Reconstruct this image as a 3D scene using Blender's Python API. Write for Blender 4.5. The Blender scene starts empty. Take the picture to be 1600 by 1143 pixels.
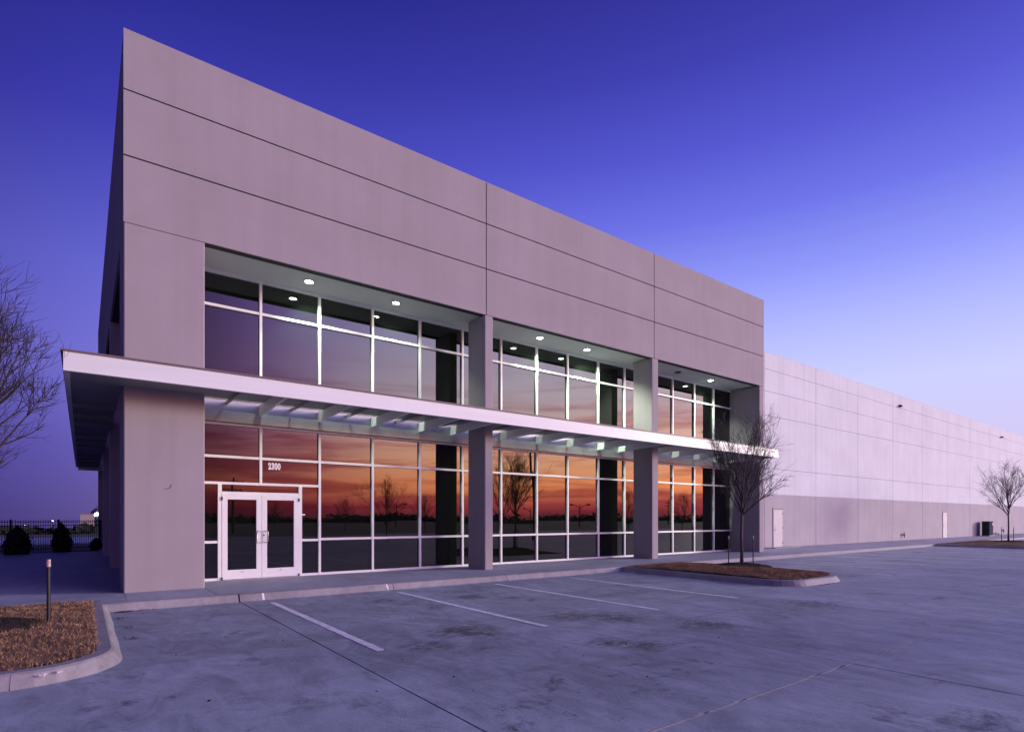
import bpy, bmesh, math, random
from math import sin, cos, pi, radians as R
from mathutils import Vector, Matrix
random.seed(7)
SC = bpy.context.scene
C = SC.collection

# ------------------------------------------------------------------ camera
cam = bpy.data.objects.new('camera', bpy.data.cameras.new('camera'))
C.objects.link(cam); SC.camera = cam
VIEW_AZ = 53.154
cam.location = (-0.706, -14.905, 1.6)
cam.rotation_euler = (R(90), 0, R(VIEW_AZ - 90))
cam.data.sensor_width = 36
cam.data.lens = 895.46 / 1600 * 36
cam.data.shift_y = (810 - 571.5) / 1600
cam.data.clip_start = 0.05
cam.data.clip_end = 6000

# ------------------------------------------------------------------ sky, light
GLOW_AZ = -29.0
SUN_EL = 9.0
W = bpy.data.worlds.new('World'); SC.world = W; W.use_nodes = True
nt = W.node_tree; nt.nodes.clear()
def N(t, **k):
    n = nt.nodes.new(t)
    for a, b in k.items(): setattr(n, a, b)
    return n
def L(a, b): nt.links.new(a, b)
def M(op, a, b=None, c=None, clamp=False):
    n = N('ShaderNodeMath', operation=op); n.use_clamp = clamp
    for i, v in enumerate((a, b, c)):
        if v is None: continue
        if isinstance(v, (int, float)): n.inputs[i].default_value = v
        else: L(v, n.inputs[i])
    return n.outputs[0]
def sstep(v, lo, hi):
    n = N('ShaderNodeMapRange', interpolation_type='SMOOTHSTEP')
    L(v, n.inputs[0]); n.inputs[1].default_value = lo; n.inputs[2].default_value = hi
    return n.outputs[0]
def mixc(f, a, b, blend='MIX'):
    n = N('ShaderNodeMix', data_type='RGBA', blend_type=blend)
    if isinstance(f, (int, float)): n.inputs[0].default_value = f
    else: L(f, n.inputs[0])
    for i, v in ((6, a), (7, b)):
        if isinstance(v, tuple): n.inputs[i].default_value = (*v, 1)
        else: L(v, n.inputs[i])
    return n.outputs[2]
def ramp(v, stops):
    n = N('ShaderNodeValToRGB'); L(v, n.inputs[0]); e = n.color_ramp.elements
    while len(e) < len(stops): e.new(0.5)
    for i, (p, c) in enumerate(stops):
        e[i].position = p; e[i].color = (*c, 1)
    return n.outputs[0]
tc = N('ShaderNodeTexCoord')
sep = N('ShaderNodeSeparateXYZ'); L(tc.outputs['Generated'], sep.inputs[0])
X, Y, Z = sep.outputs
hor = M('MAXIMUM', M('SQRT', M('ADD', M('MULTIPLY', X, X), M('MULTIPLY', Y, Y))), 0.02)
cc = M('DIVIDE', M('ADD', M('MULTIPLY', X, cos(R(GLOW_AZ))), M('MULTIPLY', Y, sin(R(GLOW_AZ)))), hor)
south = M('DIVIDE', M('MULTIPLY', Y, -1.0), hor)
# east sky away from the glow
dark = ramp(Z, [(0, (.052, .034, .25)), (.10, (.085, .062, .43)), (.22, (.15, .13, .66)), (.34, (.115, .11, .62)),
                (.5, (.045, .042, .43)), (.66, (.014, .016, .22)), (1, (.006, .008, .12))])
side = ramp(Z, [(0, (.72, .54, .80)), (.08, (.68, .58, .90)), (.2, (.62, .64, 1.02)), (.28, (.47, .51, 1.03)), (.36, (.29, .33, .97)),
                (.44, (.165, .185, .83)), (.52, (.095, .10, .65)), (.60, (.055, .055, .46)), (.68, (.034, .032, .32)), (1, (.010, .010, .15))])
glow = ramp(Z, [(0, (.10, .024, .03)), (.022, (.40, .045, .055)), (.055, (.94, .30, .115)), (.09, (.90, .41, .22)),
                (.14, (.80, .46, .36)), (.2, (.56, .44, .50)), (.3, (.40, .36, .56)), (.45, (.22, .215, .46)),
                (.65, (.05, .045, .18)), (1, (.004, .004, .04))])
# thin cloud bars low over the sunset
atan = M('ARCTAN2', Y, X)
cxyz = N('ShaderNodeCombineXYZ'); L(M('MULTIPLY', atan, 2.2), cxyz.inputs[0]); L(M('MULTIPLY', Z, 26.0), cxyz.inputs[1])
ns = N('ShaderNodeTexNoise'); ns.inputs['Scale'].default_value = 1.5; ns.inputs['Detail'].default_value = 8; ns.inputs['Roughness'].default_value = .58
ns.inputs['Distortion'].default_value = .5
L(cxyz.outputs[0], ns.inputs['Vector'])
bars = sstep(ns.outputs['Fac'], .43, .64)
bars = M('MULTIPLY', bars, M('SUBTRACT', 1.0, sstep(Z, .10, .30)))
glowc = mixc(M('MULTIPLY', bars, .62), glow, mixc(.62, glow, (.20, .035, .07), 'MIX'))
glowc = mixc(bars, glowc, (.80, .52, .62), 'MULTIPLY')
PK = -47.0   # brightest part of the afterglow
c2 = M('DIVIDE', M('ADD', M('MULTIPLY', X, cos(R(PK))), M('MULTIPLY', Y, sin(R(PK)))), hor)
lvl = M('ADD', .9, M('MULTIPLY', sstep(c2, .77, 1.0), 7.9))
glowc = mixc(M('SUBTRACT', 1.0, sstep(c2, .84, .98)), glowc, mixc(1.0, glowc, (.80, .50, 1.05), 'MULTIPLY'))
cmb = N('ShaderNodeCombineXYZ'); [L(lvl, cmb.inputs[i]) for i in range(3)]
glowc = mixc(1.0, glowc, cmb.outputs[0], 'MULTIPLY')
dark = mixc(sstep(cc, -.92, -.36), mixc(1.0, dark, (.22, .22, .28), 'MULTIPLY'), dark)
base = mixc(sstep(cc, -.72, .60), dark, side)
sky = mixc(M('MULTIPLY', sstep(south, -.02, .5), sstep(cc, -.5, .4)), base, glowc)
nish = N('ShaderNodeTexSky', sky_type='NISHITA')
nish.sun_disc = False; nish.sun_elevation = R(SUN_EL); nish.sun_rotation = R(90 - GLOW_AZ)
b1 = N('ShaderNodeBackground'); L(sky, b1.inputs[0]); b1.inputs[1].default_value = 1.0
b2 = N('ShaderNodeBackground'); L(nish.outputs[0], b2.inputs[0]); b2.inputs[1].default_value = 0.0015
ad = N('ShaderNodeAddShader'); L(b1.outputs[0], ad.inputs[0]); L(b2.outputs[0], ad.inputs[1])
wo = N('ShaderNodeOutputWorld'); L(ad.outputs[0], wo.inputs[0])

sun = bpy.data.objects.new('sun', bpy.data.lights.new('sun', 'SUN')); C.objects.link(sun)
sun.data.energy = 2.4; sun.data.angle = R(9); sun.data.color = (1.0, .90, .86)
sd = Vector((cos(R(GLOW_AZ)) * cos(R(SUN_EL)), sin(R(GLOW_AZ)) * cos(R(SUN_EL)), sin(R(SUN_EL))))
sun.rotation_euler = sd.to_track_quat('Z', 'Y').to_euler()
SC.view_settings.view_transform = 'Standard'; SC.view_settings.look = 'None'
SC.view_settings.exposure = 0; SC.view_settings.gamma = 1; SC.view_settings.use_curve_mapping = False
SC.cycles.use_denoising = True
SC.cycles.max_bounces = 6; SC.cycles.sample_clamp_indirect = 6

# ------------------------------------------------------------------ materials
def mat(name, col, rough=.8, metal=0, var=.0, scale=3.0, bump=0, bscale=60, spec=None, ior=None, col2=None, world=True, stretch=None, emit=None, streak=0):
    m = bpy.data.materials.new(name); m.use_nodes = True; t = m.node_tree
    b = t.nodes['Principled BSDF']
    b.inputs['Base Color'].default_value = (*col, 1); b.inputs['Roughness'].default_value = rough; b.inputs['Metallic'].default_value = metal
    if spec is not None: b.inputs['Specular IOR Level'].default_value = spec
    if ior: b.inputs['IOR'].default_value = ior
    if emit:
        b.inputs['Emission Color'].default_value = (*emit[0], 1); b.inputs['Emission Strength'].default_value = emit[1]
    g = t.nodes.new('ShaderNodeNewGeometry'); src = g.outputs['Position']
    if stretch:
        mp = t.nodes.new('ShaderNodeMapping'); mp.inputs['Scale'].default_value = stretch; t.links.new(src, mp.inputs[0]); src = mp.outputs[0]
    if var:
        n = t.nodes.new('ShaderNodeTexNoise'); n.inputs['Scale'].default_value = scale; n.inputs['Detail'].default_value = 8; n.inputs['Roughness'].default_value = .62
        t.links.new(src, n.inputs['Vector'])
        r = t.nodes.new('ShaderNodeValToRGB'); t.links.new(n.outputs['Fac'], r.inputs[0])
        c2 = col2 or tuple(c * (1 - var) for c in col)
        r.color_ramp.elements[0].position = .36; r.color_ramp.elements[1].position = .64
        r.color_ramp.elements[0].color = (*c2, 1); r.color_ramp.elements[1].color = (*[min(1, c * (1 + var * .4)) for c in col], 1)
        out = r.outputs[0]
        if streak:
            mp = t.nodes.new('ShaderNodeMapping'); mp.inputs['Scale'].default_value = (2.2, 2.2, .10); t.links.new(g.outputs['Position'], mp.inputs[0])
            n2 = t.nodes.new('ShaderNodeTexNoise'); n2.inputs['Scale'].default_value = 1.6; n2.inputs['Detail'].default_value = 5; t.links.new(mp.outputs[0], n2.inputs['Vector'])
            r2 = t.nodes.new('ShaderNodeMapRange'); r2.inputs[1].default_value = .45; r2.inputs[2].default_value = .72; r2.inputs[3].default_value = 1; r2.inputs[4].default_value = 1 - streak
            t.links.new(n2.outputs['Fac'], r2.inputs[0])
            mx = t.nodes.new('ShaderNodeMix'); mx.data_type = 'RGBA'; mx.blend_type = 'MULTIPLY'; mx.inputs[0].default_value = 1
            t.links.new(out, mx.inputs[6])
            cb = t.nodes.new('ShaderNodeCombineColor'); [t.links.new(r2.outputs[0], cb.inputs[i]) for i in range(3)]
            t.links.new(cb.outputs[0], mx.inputs[7]); out = mx.outputs[2]
        t.links.new(out, b.inputs['Base Color'])
    if bump:
        n = t.nodes.new('ShaderNodeTexNoise'); n.inputs['Scale'].default_value = bscale; n.inputs['Detail'].default_value = 5
        t.links.new(g.outputs['Position'], n.inputs['Vector'])
        bp = t.nodes.new('ShaderNodeBump'); bp.inputs['Strength'].default_value = bump; bp.inputs['Distance'].default_value = .02
        t.links.new(n.outputs['Fac'], bp.inputs['Height']); t.links.new(bp.outputs[0], b.inputs['Normal'])
    return m
M_wall = mat('painted_concrete', (.355, .318, .322), .85, var=.07, scale=.5, bump=.12, bscale=90, streak=.055)
M_wallback = mat('joint_shadow_concrete', (.05, .045, .045), .9)
M_white = mat('pale_painted_concrete', (.72, .76, .75), .85, var=.07, scale=.4, bump=.1, bscale=80, streak=.07)
M_taupe = mat('taupe_painted_concrete', (.44, .42, .425), .85, var=.08, scale=.5, bump=.1, bscale=80, streak=.08)
M_doorp = mat('door_paint', (.52, .49, .50), .6, var=.05, scale=2)
M_doorf = mat('door_frame_paint', (.26, .22, .22), .6)
M_soffit = mat('soffit_plaster', (.60, .61, .60), .8, var=.04, scale=1)
M_alu = mat('white_frame_metal', (.83, .86, .82), .38, var=.03, scale=2)
M_fascia = mat('fascia_metal', (.77, .81, .77), .42, var=.06, scale=1.2, stretch=(.3, .3, 6))
M_deck = mat('canopy_deck_metal', (.27, .27, .28), .5, var=.06, scale=2)
M_cap = mat('dark_flashing', (.16, .12, .13), .5)
M_span = mat('spandrel_metal', (.52, .52, .52), .38, metal=.25, var=.05, scale=3)
M_glass = mat('tinted_glass', (.004, .006, .004), .010, ior=1.72)
_t = M_glass.node_tree; _b = _t.nodes['Principled BSDF']
_g = _t.nodes.new('ShaderNodeNewGeometry'); _n = _t.nodes.new('ShaderNodeTexNoise'); _n.inputs['Scale'].default_value = .9; _n.inputs['Detail'].default_value = 1
_t.links.new(_g.outputs['Position'], _n.inputs['Vector']); _p = _t.nodes.new('ShaderNodeBump'); _p.inputs['Strength'].default_value = .22; _p.inputs['Distance'].default_value = .004
_t.links.new(_n.outputs['Fac'], _p.inputs['Height']); _t.links.new(_p.outputs[0], _b.inputs['Normal'])
M_steel = mat('brushed_steel', (.55, .53, .53), .3, metal=.9)
M_black = mat('black_metal', (.012, .012, .014), .5)
M_bark = mat('bark', (.13, .10, .095), .9, var=.4, scale=14, bump=.3, bscale=50)
M_twig = mat('twig_bark', (.060, .044, .050), .9, var=.3, scale=6)
M_dead = mat('dry_turf', (.20, .115, .06), .95, var=.45, scale=5, bump=.5, bscale=120)
M_blade = mat('dry_grass_blade', (.38, .22, .11), .9, var=.55, scale=3.5)
M_mulch = mat('mulch', (.030, .018, .013), .95, var=.5, scale=30, bump=.8, bscale=60)
M_field = mat('winter_field', (.024, .021, .020), .95, var=.4, scale=.05, col2=(.014, .013, .014))
M_shrub = mat('evergreen_leaf', (.020, .028, .014), .8, var=.4, scale=6)
M_lamp = mat('lamp_glow', (1, 1, 1), .5, emit=((.92, 1.0, .84), 60))
M_lampfar = mat('far_lamp_glow', (1, 1, 1), .5, emit=((.70, .90, 1.0), 28))
M_lampoff = mat('lamp_reflector', (.05, .05, .05), .25, metal=.6)
M_digit = mat('white_vinyl', (.85, .84, .84), .6)
M_green = mat('cabinet_paint', (.035, .045, .055), .9, spec=.1)
M_farwall = mat('far_building_wall', (.30, .24, .26), .9, var=.08, scale=.1)
M_tip = mat('stake_tip_paint', (.62, .45, .38), .6, var=.5, scale=40)
M_wood = mat('pole_wood', (.06, .045, .04), .9, var=.3, scale=5)

SPOTS = [(6.25, -4.07, 0.55), (4.04, -7.27, 0.8), (3.08, -7.86, 0.5), (6.87, -7.87, 0.8), (5.47, -9.69, 0.45), (5.26, -9.28, 0.5), (11.31, -9.18, 0.9), (6.31, -7.28, 0.7), (4.45, -3.47, 0.4), (7.53, -9.21, 0.7)]
def concrete(name, c_hi, c_lo, stain=.5, gloss=.62, spots=()):
    m = bpy.data.materials.new(name); m.use_nodes = True; t = m.node_tree; b = t.nodes['Principled BSDF']
    g = t.nodes.new('ShaderNodeNewGeometry'); P = g.outputs['Position']
    oi = t.nodes.new('ShaderNodeObjectInfo')
    def noise(sc, det, rough=.6, dist=0, stretch=None):
        src = P
        if stretch:
            mp = t.nodes.new('ShaderNodeMapping'); mp.inputs['Scale'].default_value = stretch; mp.inputs['Rotation'].default_value = (0, 0, .25)
            t.links.new(P, mp.inputs[0]); src = mp.outputs[0]
        n = t.nodes.new('ShaderNodeTexNoise'); n.inputs['Scale'].default_value = sc; n.inputs['Detail'].default_value = det
        n.inputs['Roughness'].default_value = rough; n.inputs['Distortion'].default_value = dist
        t.links.new(src, n.inputs['Vector']); return n.outputs['Fac']
    def mr(v, a, b_, c, d):
        n = t.nodes.new('ShaderNodeMapRange'); n.inputs[1].default_value = a; n.inputs[2].default_value = b_; n.inputs[3].default_value = c; n.inputs[4].default_value = d
        t.links.new(v, n.inputs[0]); return n.outputs[0]
    def mul(a, b_):
        n = t.nodes.new('ShaderNodeMath'); n.operation = 'MULTIPLY'
        t.links.new(a, n.inputs[0]); t.links.new(b_, n.inputs[1]); return n.outputs[0]
    f = mr(noise(.45, 9, .66, .6), .34, .66, .80, 1.10)
    f = mul(f, mr(noise(2.1, 9, .72, 1.5, (1, .45, 1)), .35, .62, .80, 1.08))
    f = mul(f, mr(noise(38, 4, .7), .3, .7, .90, 1.08))
    f = mul(f, mr(noise(.8, 10, .78, .3), .575, .70, 1.0, 1 - stain))       # dark oil / tyre marks
    f = mul(f, mr(noise(3.2, 6, .8, .8), .63, .72, 1.0, 1 - stain * .8))
    f = mul(f, mr(noise(1.4, 9, .8, 2.5, (.6, 2.4, 1)), .58, .68, 1.0, 1.13))
    f = mul(f, mr(noise(.9, 7, .6, .4, (.18, 2.2, 1)), .60, .74, 1.0, .86))
    f = mul(f, mr(oi.outputs['Random'], 0, 1, .95, 1.04))
    if spots:      # oil drips at the stalls, each blotch broken up by noise
        nz = noise(5.5, 8, .8, 1.0, (.8, 1.6, 1)); acc = None
        for sx, sy, sr in spots:
            d = t.nodes.new('ShaderNodeVectorMath'); d.operation = 'DISTANCE'; t.links.new(P, d.inputs[0]); d.inputs[1].default_value = (sx, sy, -.15)
            w = mr(d.outputs['Value'], sr * .2, sr, 1, 0)
            if acc is None: acc = w
            else:
                n = t.nodes.new('ShaderNodeMath'); n.operation = 'MAXIMUM'; t.links.new(acc, n.inputs[0]); t.links.new(w, n.inputs[1]); acc = n.outputs[0]
        f = mul(f, mr(mul(acc, mr(nz, .42, .60, .1, 1)), .1, .7, 1, .42))
    mx = t.nodes.new('ShaderNodeMix'); mx.data_type = 'RGBA'
    t.links.new(mr(f, .45, 1.15, 0, 1), mx.inputs[0]); mx.inputs[6].default_value = (*c_lo, 1); mx.inputs[7].default_value = (*c_hi, 1)
    t.links.new(mx.outputs[2], b.inputs['Base Color'])
    t.links.new(mr(f, .5, 1.1, gloss - .12, gloss + .12), b.inputs['Roughness'])
    bp = t.nodes.new('ShaderNodeBump'); bp.inputs['Strength'].default_value = .35; bp.inputs['Distance'].default_value = .012
    t.links.new(noise(45, 6, .75), bp.inputs['Height']); t.links.new(bp.outputs[0], b.inputs['Normal'])
    return m
M_lot = concrete('lot_concrete', (.43, .49, .53), (.055, .065, .08), stain=.65, spots=SPOTS)
M_walk = concrete('walk_concrete', (.42, .44, .48), (.16, .17, .19), stain=.3)
M_kerb = concrete('kerb_concrete', (.38, .355, .35), (.14, .13, .13), stain=.5)
M_seal = mat('joint_sealant', (.03, .03, .035), .7)
M_paint = mat('road_paint', (.86, .86, .86), .7, var=.22, scale=9, bump=.2, bscale=60)

# ------------------------------------------------------------------ mesh helpers
class MB:
    def __init__(s): s.v = []; s.f = []
    def box(s, x0, x1, y0, y1, z0, z1):
        k = len(s.v)
        s.v += [(x0, y0, z0), (x1, y0, z0), (x1, y1, z0), (x0, y1, z0), (x0, y0, z1), (x1, y0, z1), (x1, y1, z1), (x0, y1, z1)]
        s.f += [tuple(k + i for i in q) for q in ((0, 3, 2, 1), (4, 5, 6, 7), (0, 1, 5, 4), (1, 2, 6, 5), (2, 3, 7, 6), (3, 0, 4, 7))]
        return s
    def cbox(s, x0, x1, y0, y1, z0, z1, c=.02):   # vertical edges chamfered
        pts = [(x0 + c, y0), (x1 - c, y0), (x1, y0 + c), (x1, y1 - c), (x1 - c, y1), (x0 + c, y1), (x0, y1 - c), (x0, y0 + c)]
        return s.prism(pts, z0, z1)
    def prism(s, pts, z0, z1):
        k = len(s.v); n = len(pts)
        s.v += [(x, y, z0) for x, y in pts] + [(x, y, z1) for x, y in pts]
        s.f += [tuple(range(k + n, k + 2 * n)), tuple(range(k + n - 1, k - 1, -1))]
        s.f += [(k + i, k + (i + 1) % n, k + n + (i + 1) % n, k + n + i) for i in range(n)]
        return s
    def tube(s, pts, rad, n=6, cap=True):
        rings = []
        for i, p in enumerate(pts):
            p = Vector(p)
            a = Vector(pts[max(i - 1, 0)]); b = Vector(pts[min(i + 1, len(pts) - 1)])
            d = (b - a); d = d.normalized() if d.length > 1e-9 else Vector((0, 0, 1))
            u = d.cross(Vector((0, 0, 1)) if abs(d.z) < .9 else Vector((1, 0, 0))).normalized(); w = d.cross(u)
            r = rad[i] if isinstance(rad, (list, tuple)) else rad
            k = len(s.v); rings.append(k)
            for j in range(n):
                a_ = 2 * pi * j / n
                q = p + u * (r * cos(a_)) + w * (r * sin(a_)); s.v.append((q.x, q.y, q.z))
        for a, b in zip(rings, rings[1:]):
            for j in range(n): s.f.append((a + j, a + (j + 1) % n, b + (j + 1) % n, b + j))
        if cap:
            s.f.append(tuple(rings[0] + j for j in range(n - 1, -1, -1))); s.f.append(tuple(rings[-1] + j for j in range(n)))
        return s
    def mesh(s, name, m, smooth=False):
        me = bpy.data.meshes.new(name); me.from_pydata(s.v, [], s.f); me.materials.append(m); me.update()
        if smooth: me.polygons.foreach_set('use_smooth', [True] * len(me.polygons))
        return me
    def obj(s, name, m, parent=None, loc=None, smooth=False):
        return put(name, s.mesh(name, m, smooth), parent, loc)
def put(name, me, parent=None, loc=None):
    o = bpy.data.objects.new(name, me); C.objects.link(o)
    if parent: o.parent = parent
    if loc: o.location = loc
    return o
def bx(name, m, parent, *a): return MB().box(*a).obj(name, m, parent)
def tag(o, label=None, cat=None, group=None, kind=None):
    for k, v in (('label', label), ('category', cat), ('group', group), ('kind', kind)):
        if v: o[k] = v
    return o
def thing(name, label=None, cat=None, loc=(0, 0, 0), group=None, kind=None):
    return tag(put(name, None, None, loc), label, cat, group, kind)
def copy_tree(o, loc, label, scale=None, rz=None):
    r = o.copy(); C.objects.link(r); r.location = loc; r['label'] = label
    if scale: r.scale = scale
    if rz is not None: r.rotation_euler.z = rz
    for ch in list(o.children):
        c = ch.copy(); C.objects.link(c); c.parent = r
        for g in list(ch.children):
            d = g.copy(); C.objects.link(d); d.parent = c
    return r

# ------------------------------------------------------------------ ground
def terrain():
    b = MB(); n = 70
    def ax(i): t = (i / n) * 2 - 1; return math.copysign(abs(t) ** 3, t) * 2600 + t * 60
    for j in range(n + 1):
        for i in range(n + 1):
            x, y = ax(i), ax(j)
            z = -.24 - .0156 * max(0, y - 30)
            b.v.append((x, y, z))
    for j in range(n):
        for i in range(n):
            k = j * (n + 1) + i; b.f.append((k, k + 1, k + n + 2, k + n + 1))
    return b.obj('ground', M_field, smooth=True)
tag(terrain(), kind='structure')

KY = -1.82      # foot of the walkway kerb
lot = thing('parking_lot', kind='structure')
xs = [-17.25 + 4.8 * i for i in range(18)]
ys = [KY + .3, -6.88, -11.8, -16.7, -21.6, -26.5, -31.4, -36.3, -41.2]
wide = {1: .016}
for i in range(len(xs) - 1):
    for j in range(len(ys) - 1):
        gx0 = .011 if i == 4 else .004; gx1 = .011 if i + 1 == 4 else .004
        gy1 = .016 if j == 2 else .004; gy0 = .016 if j + 1 == 2 else .004
        if j == 0: gy1 = 0
        dz = random.uniform(-.002, .002)
        bx('concrete_slab', M_lot, lot, xs[i] + gx0, xs[i + 1] - gx1, ys[j + 1] + gy0, ys[j] - gy1, -.21, -.15 + dz)
bx('joint_sealant', M_seal, lot, xs[0], xs[-1], ys[-1], ys[0], -.23, -.172)
bx('concrete_apron', M_lot, lot, xs[-1] + .01, 190, ys[-1], KY + .3, -.23, -.151)
bx('concrete_apron', M_lot, lot, -60, xs[0] - .01, ys[-1], -7.2, -.23, -.151)
fx = 1.95; fm = MB(); rf_ = random.Random(3)
while fx < 62:
    ln = rf_.uniform(.15, 1.6); o_ = rf_.uniform(-.0006, .0006)
    fm.box(fx, fx + ln, -11.8 - .016 - .004 + o_, -11.8 - .010 + o_, -.17, -.1465); fx += ln + rf_.uniform(.01, .25)
fm.obj('concrete_filler', M_kerb, lot)
def stripe(x, y1=-2.33, y0=-7.78, w=.12):
    b = MB(); n = 40
    for s_ in (-1, 1): pass
    k = 0
    for i in range(n + 1):
        y = y0 + (y1 - y0) * i / n
        b.v += [(x - w / 2 + random.uniform(-.006, .006), y, -.1455), (x + w / 2 + random.uniform(-.006, .006), y, -.1455)]
    for i in range(n): b.f.append((2 * i, 2 * i + 1, 2 * i + 3, 2 * i + 2))
    b.obj('painted_line', M_paint, lot)
for x in (2.47, 5.33, 8.16, 10.88, 19.3, 21.9, 24.6, 27.3, 30.0, 32.7, 35.4, 38.1, 40.8): stripe(x)
# kerb paint ticks
tick = MB()
for x in (2.42, 5.30): 
    k = len(tick.v); w = .022
    tick.v += [(x - w, KY + .003, -.145), (x + w, KY + .003, -.145), (x + w, KY + .098, -.012), (x - w, KY + .098, -.012)]
    tick.v = [(a, b_ - .004, c + .003) for a, b_, c in tick.v] if k == 0 else tick.v[:k] + [(a, b_ - .004, c + .003) for a, b_, c in tick.v[k:]]
    tick.f.append((k, k + 1, k + 2, k + 3))

walk = thing('walkway', kind='structure')
def kerb_run(path, parent, closed=False, piece=3.0, inward=1):
    """sweep a battered kerb profile; offsets go to the left of the path direction times inward"""
    prof = [(0, -.21), (0, -.150), (.085, -.022), (.118, 0.0), (.27, .002), (.27, -.16)]
    P = [Vector((x, y, 0)) for x, y in path]
    # resample
    out = [P[0]]
    for a, b in zip(P, P[1:]):
        L_ = (b - a).length; n = max(1, int(L_ / .5))
        for i in range(1, n + 1): out.append(a + (b - a) * i / n)
    nrm = []
    for i in range(len(out)):
        d = (out[min(i + 1, len(out) - 1)] - out[max(i - 1, 0)]).normalized(); nrm.append(Vector((-d.y, d.x, 0)) * inward)
    acc = 0; start = 0
    segs = []
    for i in range(1, len(out)):
        acc += (out[i] - out[i - 1]).length
        if acc >= piece or i == len(out) - 1: segs.append((start, i)); start = i; acc = 0
    for a, b in segs:
        mb = MB(); n = len(prof)
        for i in range(a, b + 1):
            q = out[i].copy()
            if i == a: q += (out[i + 1] - out[i]).normalized() * .006
            if i == b: q -= (out[i] - out[i - 1]).normalized() * .006
            for o_, z in prof:
                jx = random.uniform(-.006, .006) if 0 < z + .2 < .19 else 0
                w = q + nrm[i] * (o_ + jx); mb.v.append((w.x, w.y, z))
        m_ = b - a
        for i in range(m_):
            for j in range(n - 1):
                k = i * n + j; f_ = (k, k + 1, k + n + 1, k + n)
                mb.f.append(f_ if inward < 0 else f_[::-1])
        mb.f += [tuple(range(n)), tuple(m_ * n + j for j in range(n))]
        mb.obj('kerb_stone', M_kerb, parent)
kerb_run([(-.415, KY), (1.93, KY)], walk, piece=2.4)
kerb_run([(1.95, KY), (62, KY)], walk, piece=3.05)
kerb_run([(62, KY), (185, KY)], walk, piece=40)
tick.obj('kerb_paint_mark', M_paint, walk)
wx = [-8.4, -3.9, 0, 1.56, 4.22, 6.87, 9.52, 12.17, 14.82, 17.47, 20.12, 22.77, 25.42] + [25.42 + 2.65 * i for i in range(1, 15)] + [95, 185]
for a, b in zip(wx, wx[1:]):
    lim = -1.02 if b <= 0 else KY + .275
    g = .008 if a in (-3.9, 0, 1.56) else .004
    bx('walk_slab', M_walk, walk, a + g, b - .004, lim, 1.9 if a < 25 else 2.2, -.12, random.uniform(-.0015, .0015))
bx('walk_base', M_seal, walk, -8.4, 185, KY + .28, 2.2, -.2, -.03)
bx('walk_slab', M_walk, walk, -.418, .004, -1.545, -1.026, -.12, -.001)
# paving west of the building
for i, (a, b) in enumerate(((-18, -8.4), (-8.4, -3.9), (-3.9, 0.0))):
    for (c, d) in ((1.9, 6.4), (6.4, 10.9), (10.9, 15.4), (15.4, 20.0)):
        bx('walk_slab', M_walk, walk, a + .006, b - .006, c + .006, d - .006, -.12, random.uniform(-.0015, .0015))
bx('walk_base', M_seal, walk, -18, 0, 1.9, 20, -.2, -.03)
bx('walk_slab', M_walk, walk, 0.006, 1.9, 1.906, 25, -.12, 0.0)

# planting islands -------------------------------------------------
def arc(cx, cy, r, a0, a1, n=8): return [(cx + r * cos(R(a0 + (a1 - a0) * i / n)), cy + r * sin(R(a0 + (a1 - a0) * i / n))) for i in range(n + 1)]
def turf(name, inside, x0, x1, y0, y1, dome, step, nblades, seams, h=.035):
    """uneven dry turf surface plus upright blades"""
    b = MB(); nx = int((x1 - x0) / step); ny = int((y1 - y0) / step)
    rnd = random.Random(int(x0 * 13) + 5)
    idx = {}
    def zz(x, y):
        return dome(x, y) + .012 * sin(x * 7.1 + 1.3 * sin(y * 3)) * sin(y * 6.3 + x) + .006 * sin(x * 23) * sin(y * 19)
    for j in range(ny + 1):
        for i in range(nx + 1):
            x = x0 + (x1 - x0) * i / nx; y = y0 + (y1 - y0) * j / ny
            if inside(x, y): idx[i, j] = len(b.v); b.v.append((x, y, zz(x, y) + rnd.uniform(-.006, .006)))
    for j in range(ny):
        for i in range(nx):
            q = [(i, j), (i + 1, j), (i + 1, j + 1), (i, j + 1)]
            if all(c in idx for c in q): b.f.append(tuple(idx[c] for c in q))
    o = tag(b.obj('turf_bed', M_dead, smooth=True), kind='structure')
    g = MB(); c = 0
    while c < nblades:
        x = rnd.uniform(x0, x1); y = rnd.uniform(y0, y1)
        if not inside(x, y): c += .2; continue
        c += 1
        if any(abs((x - sx) * 1.0 - .03 * sin(y * 5)) < .03 for sx in seams) and rnd.random() < .8: continue
        z = zz(x, y) - .01; a = rnd.uniform(0, 2 * pi); l = h * rnd.uniform(.5, 1.5); w = .005 + .004 * rnd.random()
        dx, dy = cos(a), sin(a); lx = rnd.uniform(-1, 1) * l * .8; ly = rnd.uniform(-1, 1) * l * .8
        k = len(g.v); g.v += [(x - dx * w, y - dy * w, z), (x + dx * w, y + dy * w, z), (x + lx, y + ly, z + l)]; g.f.append((k, k + 1, k + 2))
    tag(g.obj(name, M_blade), kind='stuff')
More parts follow.
